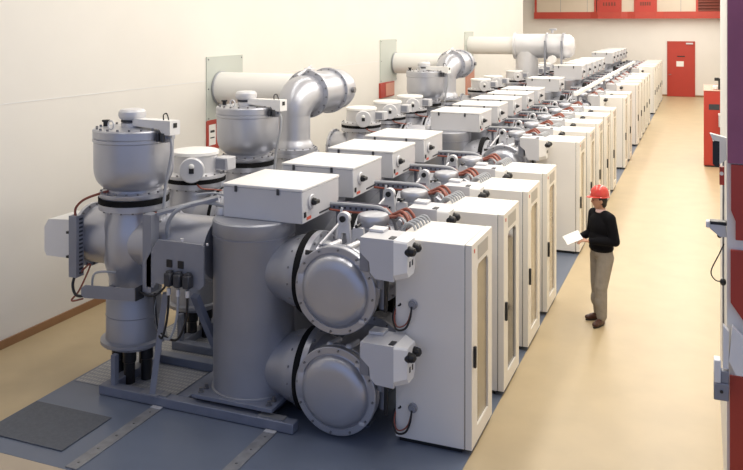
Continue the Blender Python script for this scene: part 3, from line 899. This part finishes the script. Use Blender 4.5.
t = thing('terminal_panel', (-5.04, 7.14, 0))
MB().prism([(-0.42, 1.22), (-0.42, 1.50), (-0.28, 1.73), (0.27, 1.73), (0.29, 1.71), (0.29, 1.31), (0.25, 1.27), (-0.30, 1.27), (-0.33, 1.22)], 0.0, 0.025, 'Y').build('plate', 'grey', t, smooth=False)
MB().box(-0.47, -0.36, 0.0, 0.14, 1.16, 1.98).build('side_channel', 'grey', t, smooth=False)
for x in (-0.14, 0.0):
    MB().box(x - 0.05 + 0.03, x + 0.03 + 0.02, -0.012, 0, 1.46, 1.54, 0.003).build('socket', 'black', t)
for k in range(3):
    x = -0.10 + k * 0.115
    pl = MB().box(x - 0.042, x + 0.042, -0.09, 0.0, 1.28, 1.42, 0.012).box(x - 0.03, x + 0.03, -0.07, -0.01, 1.40, 1.44, 0.008).build('plug', 'dark', t)
    MB().rod((x, -0.05, 1.26), (x, -0.05, 1.19), 0.022).build('gland', 'silver_light', pl)
    MB().tube([(x, -0.05, 1.20), (x - 0.02, -0.05, 0.95), (x - 0.10 - 0.03 * k, -0.03, 0.72), (-0.30, 0.02, 0.80), (-0.36, 0.06, 1.10 + 0.02 * k)], 0.013).build('cable', 'black' if k != 1 else 'hose', t)
MB().bar((-0.22, 0.06, 1.16), (-0.33, -0.02, 0.12), 0.085, 0.06).build('leg', 'grey', t, smooth=False)
MB().bar((0.12, 0.10, 1.16), (0.20, 0.62, 0.12), 0.085, 0.06).build('leg', 'frame', t, smooth=False)
MB().box(-0.45, -0.23, -0.08, 0.06, 0.11, 0.128).build('foot_plate', 'grey', t, smooth=False)
MB().disc(0.02, 1.74, 1.77, (0.02, 0.012, 0), 'Z', 8).disc(0.012, 1.73, 1.75, (0.33, 0.012, 0), 'Z', 8).build('top_screws', 'silver_light', t)
tag(t, 'dark grey terminal panel with three black plugs beside the nearest tank', 'terminal panel')

t = thing('cable_support', (-5.42, 7.25, 0))
MB().bar((0.02, 0.0, 1.98), (0.55, 0.35, 2.12), 0.14, 0.03).build('ladder', 'grey', t, smooth=False)
MB().tube([(0.0, 0.02, 1.97), (-0.08, 0.0, 1.92), (-0.12, -0.02, 1.80), (-0.12, -0.03, 1.66)], 0.022).build('cable', 'orange', t)
MB().tube([(0.10, 0.10, 1.60), (0.12, 0.04, 1.85), (0.25, 0.06, 2.03), (0.45, 0.25, 2.08), (0.80, 0.35, 2.02)], 0.022).build('cable', 'hose', t)
MB().tube([(0.30, 0.30, 2.14), (0.55, 0.36, 2.16), (0.85, 0.40, 2.05), (1.0, 0.42, 1.98)], 0.012).build('cable', 'hose', t)
tag(t, 'pale cable ladder with orange and grey cables right of the nearest tee housing', 'cable support')

# plugged cable loops on the side of the nearest cabinet
for z, lab in ((1.34, 'upper black cable loop with round plug on the side of the nearest cabinet'), (0.36, 'lower black cable loop with round plug on the side of the nearest cabinet')):
    t = thing('cable_loop', (-2.55, 7.36, z))
    MB().disc(0.045, -0.03, 0.0, (0, 0, 0.0), 'Y', 20, 0.005).disc(0.03, -0.05, -0.03, (0, 0, 0), 'Y', 16).build('plug', 'grey', t)
    MB().tube([(0.0, -0.05, -0.01), (-0.01, -0.07, -0.12), (-0.06, -0.07, -0.22), (-0.15, -0.06, -0.24), (-0.20, -0.02, -0.15), (-0.19, 0.02, -0.06), (-0.13, 0.0, -0.02), (-0.17, 0.06, 0.02)], 0.010).build('cable', 'black', t)
    MB().tube([(0.0, -0.05, -0.02), (-0.03, -0.06, -0.14), (-0.08, -0.06, -0.20), (-0.15, -0.05, -0.215), (-0.185, -0.02, -0.13), (-0.17, 0.04, -0.02)], 0.007).build('cable', 'orange', t)
    tag(t, lab, 'cable', 'cable loops on the nearest cabinet')

# ------------------------------------------------------------------ right edge
t = thing('pillar', (0.17, 6.8, 0))
t['kind'] = 'structure'
MB().box(0.0, 1.5, 0.03, 2.7, 0, 7.5).build('core', 'wall', t, smooth=False)
MB().prism([(0.004, 2.94), (1.5, 2.94), (1.5, 7.5), (0.004, 7.5)], 0, 0.03, 'Y').build('upper_panel', 'red_reflection', t, smooth=False)
MB().prism([(0.028, 2.93), (0.028, 2.58), (0.06, 2.50), (0.06, 2.36), (1.5, 2.36), (1.5, 2.93)], 0, 0.03, 'Y').build('middle_panel', 'red', t, smooth=False)
MB().prism([(0.025, 2.28), (0.025, 1.88), (0.15, 1.70), (1.5, 1.70), (1.5, 2.28)], 0, 0.03, 'Y').build('panel', 'red', t, smooth=False)
MB().box(0.02, 1.5, 0, 0.03, 0, 1.32).build('lower_panel', 'red', t, smooth=False)
MB().tube([(-0.012, 0.6, 3.0), (-0.014, 0.6, 2.0), (-0.012, 0.6, 1.2)], 0.008).build('conduit', 'strip', t)
t = thing('wall_lamp', (0.17, 6.9, 2.36))
MB().prism([(-0.12, 0.10), (-0.005, 0.085), (0.0, 0.0), (-0.05, 0.0), (-0.12, 0.055)], -0.04, 0.04, 'Y').build('body', 'boxgrey', t, smooth=False)
MB().box(-0.12, 0.0, -0.042, 0.042, 0.088, 0.115, 0.004).build('top_cover', 'black', t)
MB().box(-0.15, -0.118, -0.035, 0.035, 0.06, 0.11, 0.006).build('tip', 'white', t)
MB().ball((-0.05, 0, 0.0), 0.02, n=10, m=6).build('button', 'black', t)
tag(t, 'small white lamp with black top sticking out of the right pillar', 'lamp')
t = thing('clipboard_holder', (0.17, 6.76, 1.16))
MB().prism([(-0.03, 0.24), (-0.03, 0.56), (0.01, 0.52), (0.01, 0.24)], -0.03, 0.04, 'Y').build('holder', 'white', t, smooth=False)
MB().prism([(0.035, 0.56), (0.16, 0.44), (0.16, 0.20), (0.06, 0.20), (0.01, 0.30)], -0.03, 0.035, 'Y').build('sheet', 'paper', t, smooth=False)
MB().box(-0.095, -0.045, -0.05, 0.05, 0.13, 0.30, 0.006).build('cover', 'white', t)
MB().box(-0.095, 0.01, -0.05, 0.05, 0.0, 0.13, 0.006).build('box', 'grey', t)
MB().disc(0.012, -0.058, -0.05, (-0.04, 0, 0.07), 'Y', 10).build('button', 'black', t)
MB().box(-0.045, 0.01, -0.04, 0.03, 0.13, 0.22, 0.005).build('bracket', 'grey', t)
tag(t, 'white paper holder with grey socket box on the right pillar', 'holder')
t = thing('handset', (0.17, 7.0, 2.74))
MB().prism([(-0.05, 0.0), (-0.015, 0.0), (-0.015, 0.14), (-0.05, 0.14)], -0.03, 0.03, 'Y').build('red_base', 'red', t, smooth=False)
MB().prism([(-0.10, 0.16), (-0.075, 0.14), (-0.05, 0.14), (-0.05, 0.34), (-0.10, 0.34)], -0.03, 0.03, 'Y').build('grip', 'black', t, smooth=False)
MB().prism([(-0.05, 0.16), (0.0, 0.20), (0.0, 0.37), (-0.12, 0.40), (-0.10, 0.35), (-0.05, 0.34)], -0.035, 0.035, 'Y').build('shell', 'white', t, smooth=False)
MB().disc(0.015, -0.036, -0.03, (-0.035, 0, 0.09), 'Y', 10).build('button', 'white', t)
tag(t, 'black and white handset with red base high on the right pillar', 'handset')
t = thing('hanging_cable', (0.17, 7.1, 1.95))
MB().tube([(-0.015, 0, 0.30), (-0.05, -0.02, 0.22), (-0.11, -0.03, 0.08), (-0.08, -0.02, 0.01), (-0.03, -0.01, 0.0)], 0.005).build('wire', 'black', t)
MB().ball((-0.022, 0, -0.005), 0.024, 0.024, 0.03, 12, 8).build('plug', 'black', t)
tag(t, 'thin black wire loop with plug on the right pillar', 'cable')
t = thing('red_locker', (0.32, 24.8, 0))
MB().box(-0.30, 0.30, 0, 2.4, 0.04, 2.12, 0.008).build('body', 'red_door', t)
MB().box(-0.28, 0.28, 0.03, 2.37, 0, 0.04).build('plinth', 'dark', t, smooth=False)
MB().box(-0.29, 0.29, -0.02, 0, 0.06, 2.08, 0.005).build('door', 'red_door', t)
MB().box(-0.17, 0.11, -0.026, -0.02, 1.60, 1.76, 0.004).build('nameplate', 'dark', t)
MB().box(-0.31, 0.31, -0.01, 2.41, 2.12, 2.14, 0.004).build('top', 'pink', t)
tag(t, 'tall red metal locker standing at the end of the aisle', 'locker')
t = thing('desk_gadget', (0.50, 25.2, 2.14))
MB().box(-0.10, 0.05, -0.06, 0.06, 0.0, 0.32, 0.01).box(-0.20, -0.08, -0.05, 0.05, 0.25, 0.34, 0.01).build('body', 'black', t)
MB().box(-0.24, -0.10, -0.05, 0.05, 0.0, 0.12, 0.02).build('base', 'white', t)
tag(t, 'black and white device on top of the red locker', 'device')
t = thing('wall_switch_box', (0.50, 24.55, 1.05))
MB().box(-0.10, 0.10, 0, 0.18, 0.10, 0.42, 0.008).build('body', 'boxgrey', t)
MB().box(-0.11, 0.10, -0.01, 0.19, 0.42, 0.47, 0.006).build('lid', 'white', t)
MB().box(-0.02, 0.08, 0.02, 0.15, 0.47, 0.62, 0.01).build('lamp', 'white', t)
MB().box(-0.02, 0.08, 0.02, 0.12, -0.2, 0.10, 0.01).build('stem', 'dark', t)
tag(t, 'grey switch box in front of the red locker', 'switch box')


# ------------------------------------------------------------------ the person
def remesh(mb, name, material, voxel, parent, smooth_it=4):
    me = mb.mesh(name, material)
    o = bpy.data.objects.new(name, me)
    COL.objects.link(o)
    md = o.modifiers.new('remesh', 'REMESH')
    md.mode = 'VOXEL'
    md.voxel_size = voxel
    md.use_smooth_shade = True
    if smooth_it:
        sm = o.modifiers.new('smooth', 'SMOOTH')
        sm.iterations = smooth_it
        sm.factor = 0.5
    dg = bpy.context.evaluated_depsgraph_get()
    new = bpy.data.meshes.new_from_object(o.evaluated_get(dg))
    o.modifiers.clear()
    o.data = new
    new.name = name
    if not new.materials:
        new.materials.append(M[material])
    for p in new.polygons:
        p.use_smooth = True
    o.parent = parent
    return o


def make_person(loc, rz):
    t = thing('person', loc, rz)
    HEAD = Vector((0.0, -0.03, 1.635))
    TURN = Matrix.Rotation(R(-24), 4, 'Z')

    def turned(mb):
        mb.v = [tuple(HEAD + TURN @ (Vector(v) - HEAD)) for v in mb.v]
        return mb
    # joints (facing -Y, left is +X)
    hipL, hipR = (0.095, 0, 0.93), (-0.095, 0, 0.93)
    kneL, kneR = (0.085, -0.06, 0.50), (-0.10, 0.0, 0.50)
    ankL, ankR = (0.085, -0.06, 0.09), (-0.12, 0.03, 0.09)
    shL, shR = (0.185, 0.01, 1.42), (-0.185, 0.01, 1.42)
    elL, elR = (0.265, 0.035, 1.14), (-0.27, 0.02, 1.14)
    wrL, wrR = (0.06, -0.22, 1.12), (-0.17, -0.22, 1.12)
    b = MB()
    b.ball((0, 0, 1.28), 0.15, 0.10, 0.20).ball((0, 0, 1.06), 0.135, 0.095, 0.16).ball((0, 0.0, 0.95), 0.14, 0.09, 0.10)
    b.limb((0, 0.02, 1.40), (0, -0.02, 1.58), 0.06, 0.052)
    for h, k, a in ((hipL, kneL, ankL), (hipR, kneR, ankR)):
        b.limb(h, k, 0.078, 0.05).limb(k, a, 0.05, 0.036)
        b.limb(a, (a[0], a[1] - 0.04, 0.05), 0.034, 0.024)
    for s, e, w in ((shL, elL, wrL), (shR, elR, wrR)):
        b.limb((s[0] * 0.6, s[1], s[2] - 0.01), s, 0.06, 0.055).limb(s, e, 0.046, 0.038).limb(e, w, 0.038, 0.026)
    # head: egg-shaped skull with jaw, nose, brow, ears
    sk = MB().lathe([(math.sin(PI * k / 24), -math.cos(PI * k / 24)) for k in range(25)], n=36)
    hv = []
    for x, y, z in sk.v:
        px, py, pz = x * 0.076, y * 0.098, z * 0.118
        if z < 0:
            px *= 1 + 0.22 * z
            py = py * (1 + 0.18 * z) - 0.012 * z * z
        if y < -0.3:
            f = math.exp(-((x / 0.17) ** 2))
            py -= 0.020 * f * math.exp(-(((z + 0.14) / 0.16) ** 2))           # nose
            py -= 0.008 * math.exp(-((x / 0.35) ** 2)) * math.exp(-(((z + 0.85) / 0.16) ** 2))  # chin
            py -= 0.005 * math.exp(-((x / 0.4) ** 2)) * math.exp(-(((z + 0.47) / 0.07) ** 2))   # lips
            py += 0.009 * math.exp(-(((abs(x) - 0.38) / 0.16) ** 2)) * math.exp(-(((z - 0.05) / 0.10) ** 2))  # sockets
        hv.append(HEAD + TURN @ Vector((px, py, pz)))
    b.add(hv, sk.f)
    for s in (-1, 1):
        e = turned(MB().ball((HEAD.x + s * 0.078, HEAD.y + 0.012, HEAD.z - 0.005), 0.010, 0.020, 0.032, 12, 8))
        b.add(e.v, e.f)
    # hands: palm, four fingers, thumb, curled on the sheet
    for s, w in ((1, wrL), (-1, wrR)):
        W = Vector(w)
        fw = Vector((-s * 0.45, -0.88, 0.05)).normalized()
        side = Vector((-fw.y, fw.x, 0)) * (1 if s > 0 else -1)      # towards the little finger side
        side = side.normalized()
        up = Vector((0, 0, 1))
        P0 = W + fw * 0.045
        for q in (-0.027, -0.009, 0.009, 0.027):
            b.limb(W + side * q * 0.6, W + fw * 0.085 + side * q, 0.014, 0.0115, 8)
        for i, (q, L) in enumerate(((-0.029, 0.072), (-0.010, 0.080), (0.010, 0.074), (0.029, 0.058))):
            k0 = W + fw * 0.088 + side * q
            k1 = k0 + fw * L * 0.45 - up * 0.012
            k2 = k1 + fw * L * 0.30 - up * 0.018 
            k3 = k2 + fw * L * 0.12 - up * 0.018
            b.limb(k0, k1, 0.0095, 0.009, 8).limb(k1, k2, 0.009, 0.0082, 8).limb(k2, k3, 0.0082, 0.0072, 8)
        th0 = W + fw * 0.03 - side * 0.022
        th1 = th0 + fw * 0.032 - side * 0.022 + up * 0.014
        th2 = th1 + fw * 0.034 - side * 0.004 + up * 0.006
        b.limb(th0, th1, 0.013, 0.011, 8).limb(th1, th2, 0.011, 0.009, 8)
    remesh(b, 'body', 'skin', 0.0055, t, 3)
    # eyes and brows
    for s in (-1, 1):
        turned(MB().ball((HEAD.x + s * 0.029, HEAD.y - 0.081, HEAD.z + 0.004), 0.011, 0.008, 0.007, 12, 8)).build('eye', 'eye', t)
        turned(MB().ball((HEAD.x + s * 0.030, HEAD.y - 0.083, HEAD.z + 0.024), 0.018, 0.006, 0.004, 12, 8)).build('eyebrow', 'hair', t)
    # hair at back and sides
    h = MB().ball((HEAD.x, HEAD.y + 0.022, HEAD.z + 0.020), 0.083, 0.086, 0.100, 28, 16)
    h.ball((HEAD.x, HEAD.y + 0.052, HEAD.z - 0.045), 0.060, 0.046, 0.055, 20, 12)
    turned(h)
    remesh(h, 'hair', 'hair', 0.008, t, 2)
    # sweater
    s = MB()
    s.ball((0, 0.0, 1.30), 0.205, 0.145, 0.19).ball((0, 0.0, 1.12), 0.195, 0.150, 0.20).ball((0, 0.0, 1.01), 0.188, 0.152, 0.085)
    s.limb((0, 0.015, 1.40), (0, 0.005, 1.475), 0.11, 0.068)
    for sh, e, w in ((shL, elL, wrL), (shR, elR, wrR)):
        wv = Vector(w)
        ev = Vector(e)
        s.limb((sh[0] * 0.45, sh[1], sh[2] + 0.01), sh, 0.085, 0.080).limb(sh, e, 0.078, 0.064).limb(e, ev.lerp(wv, 0.93), 0.062, 0.044)
    remesh(s, 'sweater', 'sweater', 0.010, t, 4)
    MB().lathe([(0.060, -0.03), (0.072, -0.02), (0.067, 0.012), (0.062, 0.018), (0.056, 0.01)], (0, -0.005, 1.505), n=24).build('collar', 'collar', t)
    # trousers
    p = MB()
    p.ball((0, 0.005, 0.95), 0.172, 0.138, 0.12).ball((0, 0.0, 1.0), 0.16, 0.125, 0.10)
    for hp, k, a in ((hipL, kneL, ankL), (hipR, kneR, ankR)):
        k2 = (k[0], k[1], k[2])
        p.limb((hp[0] * 0.9, hp[1] + 0.01, hp[2] - 0.04), k2, 0.112, 0.086).limb(k2, (a[0], a[1] + 0.01, 0.115), 0.084, 0.070)
        p.ball((k[0], k[1] - 0.01, 0.30), 0.074, 0.078, 0.12)
    remesh(p, 'trousers', 'trousers', 0.010, t, 3)
    # shoes
    for a, rz2 in ((ankL, 0.45), (ankR, -0.10)):
        sh = MB()
        sh.ball((0, 0.02, 0.062), 0.042, 0.050, 0.060).ball((0, -0.06, 0.048), 0.046, 0.10, 0.042).ball((0, -0.13, 0.042), 0.043, 0.065, 0.034)
        sh.box(-0.038, 0.038, -0.16, 0.06, 0.008, 0.03, 0.01)
        o = remesh(sh, 'shoe', 'shoe', 0.008, t, 2)
        o.location = (a[0], a[1], 0)
        o.rotation_euler = (0, 0, rz2)
        so = MB().prism([(0.040 * math.cos(q) * (1.08 if math.sin(q) < 0 else 0.95), 0.13 * math.sin(q) - 0.055) for q in [2 * PI * i / 24 for i in range(24)]], 0.0, 0.016, 'Z').build('sole', 'black', o)
    # helmet
    hc = HEAD + Vector((0, 0.005, 0.062))
    hm = thing_mesh = MB()
    prof = [(0.118, 0.0), (0.120, 0.012), (0.117, 0.04), (0.106, 0.085), (0.083, 0.118), (0.045, 0.138), (0, 0.144)]
    l = MB().lathe(prof + [(0, 0.138), (0.045, 0.132), (0.080, 0.112), (0.101, 0.083), (0.112, 0.04), (0.114, 0.0), (0.118, 0.0)], n=40)
    hm.add([(hc.x + x * 0.88, hc.y + y * 1.06, hc.z + z) for x, y, z in l.v], l.f)
    hel = turned(hm).build('helmet', 'helmet', t)
    bv, bf = [], []
    for i in range(41):
        a = 2 * PI * i / 40
        ext = 0.008 + 0.038 * max(0, -math.sin(a)) ** 2.5
        for rr, zz in ((0.112, 0.004), (0.118 + ext, -0.004 - 0.2 * ext), (0.118 + ext, -0.010 - 0.2 * ext), (0.112, -0.004)):
            bv.append((hc.x + rr * 0.88 * math.cos(a), hc.y + rr * 1.06 * math.sin(a), hc.z + zz))
    for i in range(40):
        for k in range(4):
            bf.append((i * 4 + k, i * 4 + (k + 1) % 4, i * 4 + 4 + (k + 1) % 4, i * 4 + 4 + k))
    turned(MB().add(bv, bf)).build('brim', 'helmet', hel)
    for x in (-0.028, 0.0, 0.028):
        pts = []
        for k in range(9):
            q = R(20 + 140 * k / 8)
            pts.append((hc.x + x, hc.y + 0.112 * math.cos(q), hc.z + 0.142 * math.sin(q) - abs(x) * 0.22))
        turned(MB().tube(pts, 0.007, 8, 3)).build('ridge', 'helmet', hel)
    turned(MB().box(hc.x - 0.022, hc.x + 0.022, hc.y - 0.128, hc.y - 0.112, hc.z + 0.018, hc.z + 0.055, 0.006)).build('badge', 'helmet_band', hel)
    return t


pr = make_person((-1.265, 11.34, 0), R(-50))
tag(pr, 'person in red helmet, black sweater and grey trousers reading papers in the aisle', 'person')
pm = pr.matrix_basis if False else (Matrix.Translation((-1.265, 11.34, 0)) @ Matrix.Rotation(R(-50), 4, 'Z'))
t = thing('paper_sheaf', pm @ Vector((-0.11, -0.34, 1.13)), R(-50))
for k in range(3):
    o = MB().box(-0.15, 0.11, -0.13, 0.09, 0.003 * k, 0.003 * k + 0.0015).build('sheet', 'paper', t, smooth=False)
    o.rotation_euler = (R(24), R(10), 0.04 * k - 0.35)
tag(t, 'white sheets of paper held by the person in the red helmet', 'paper')
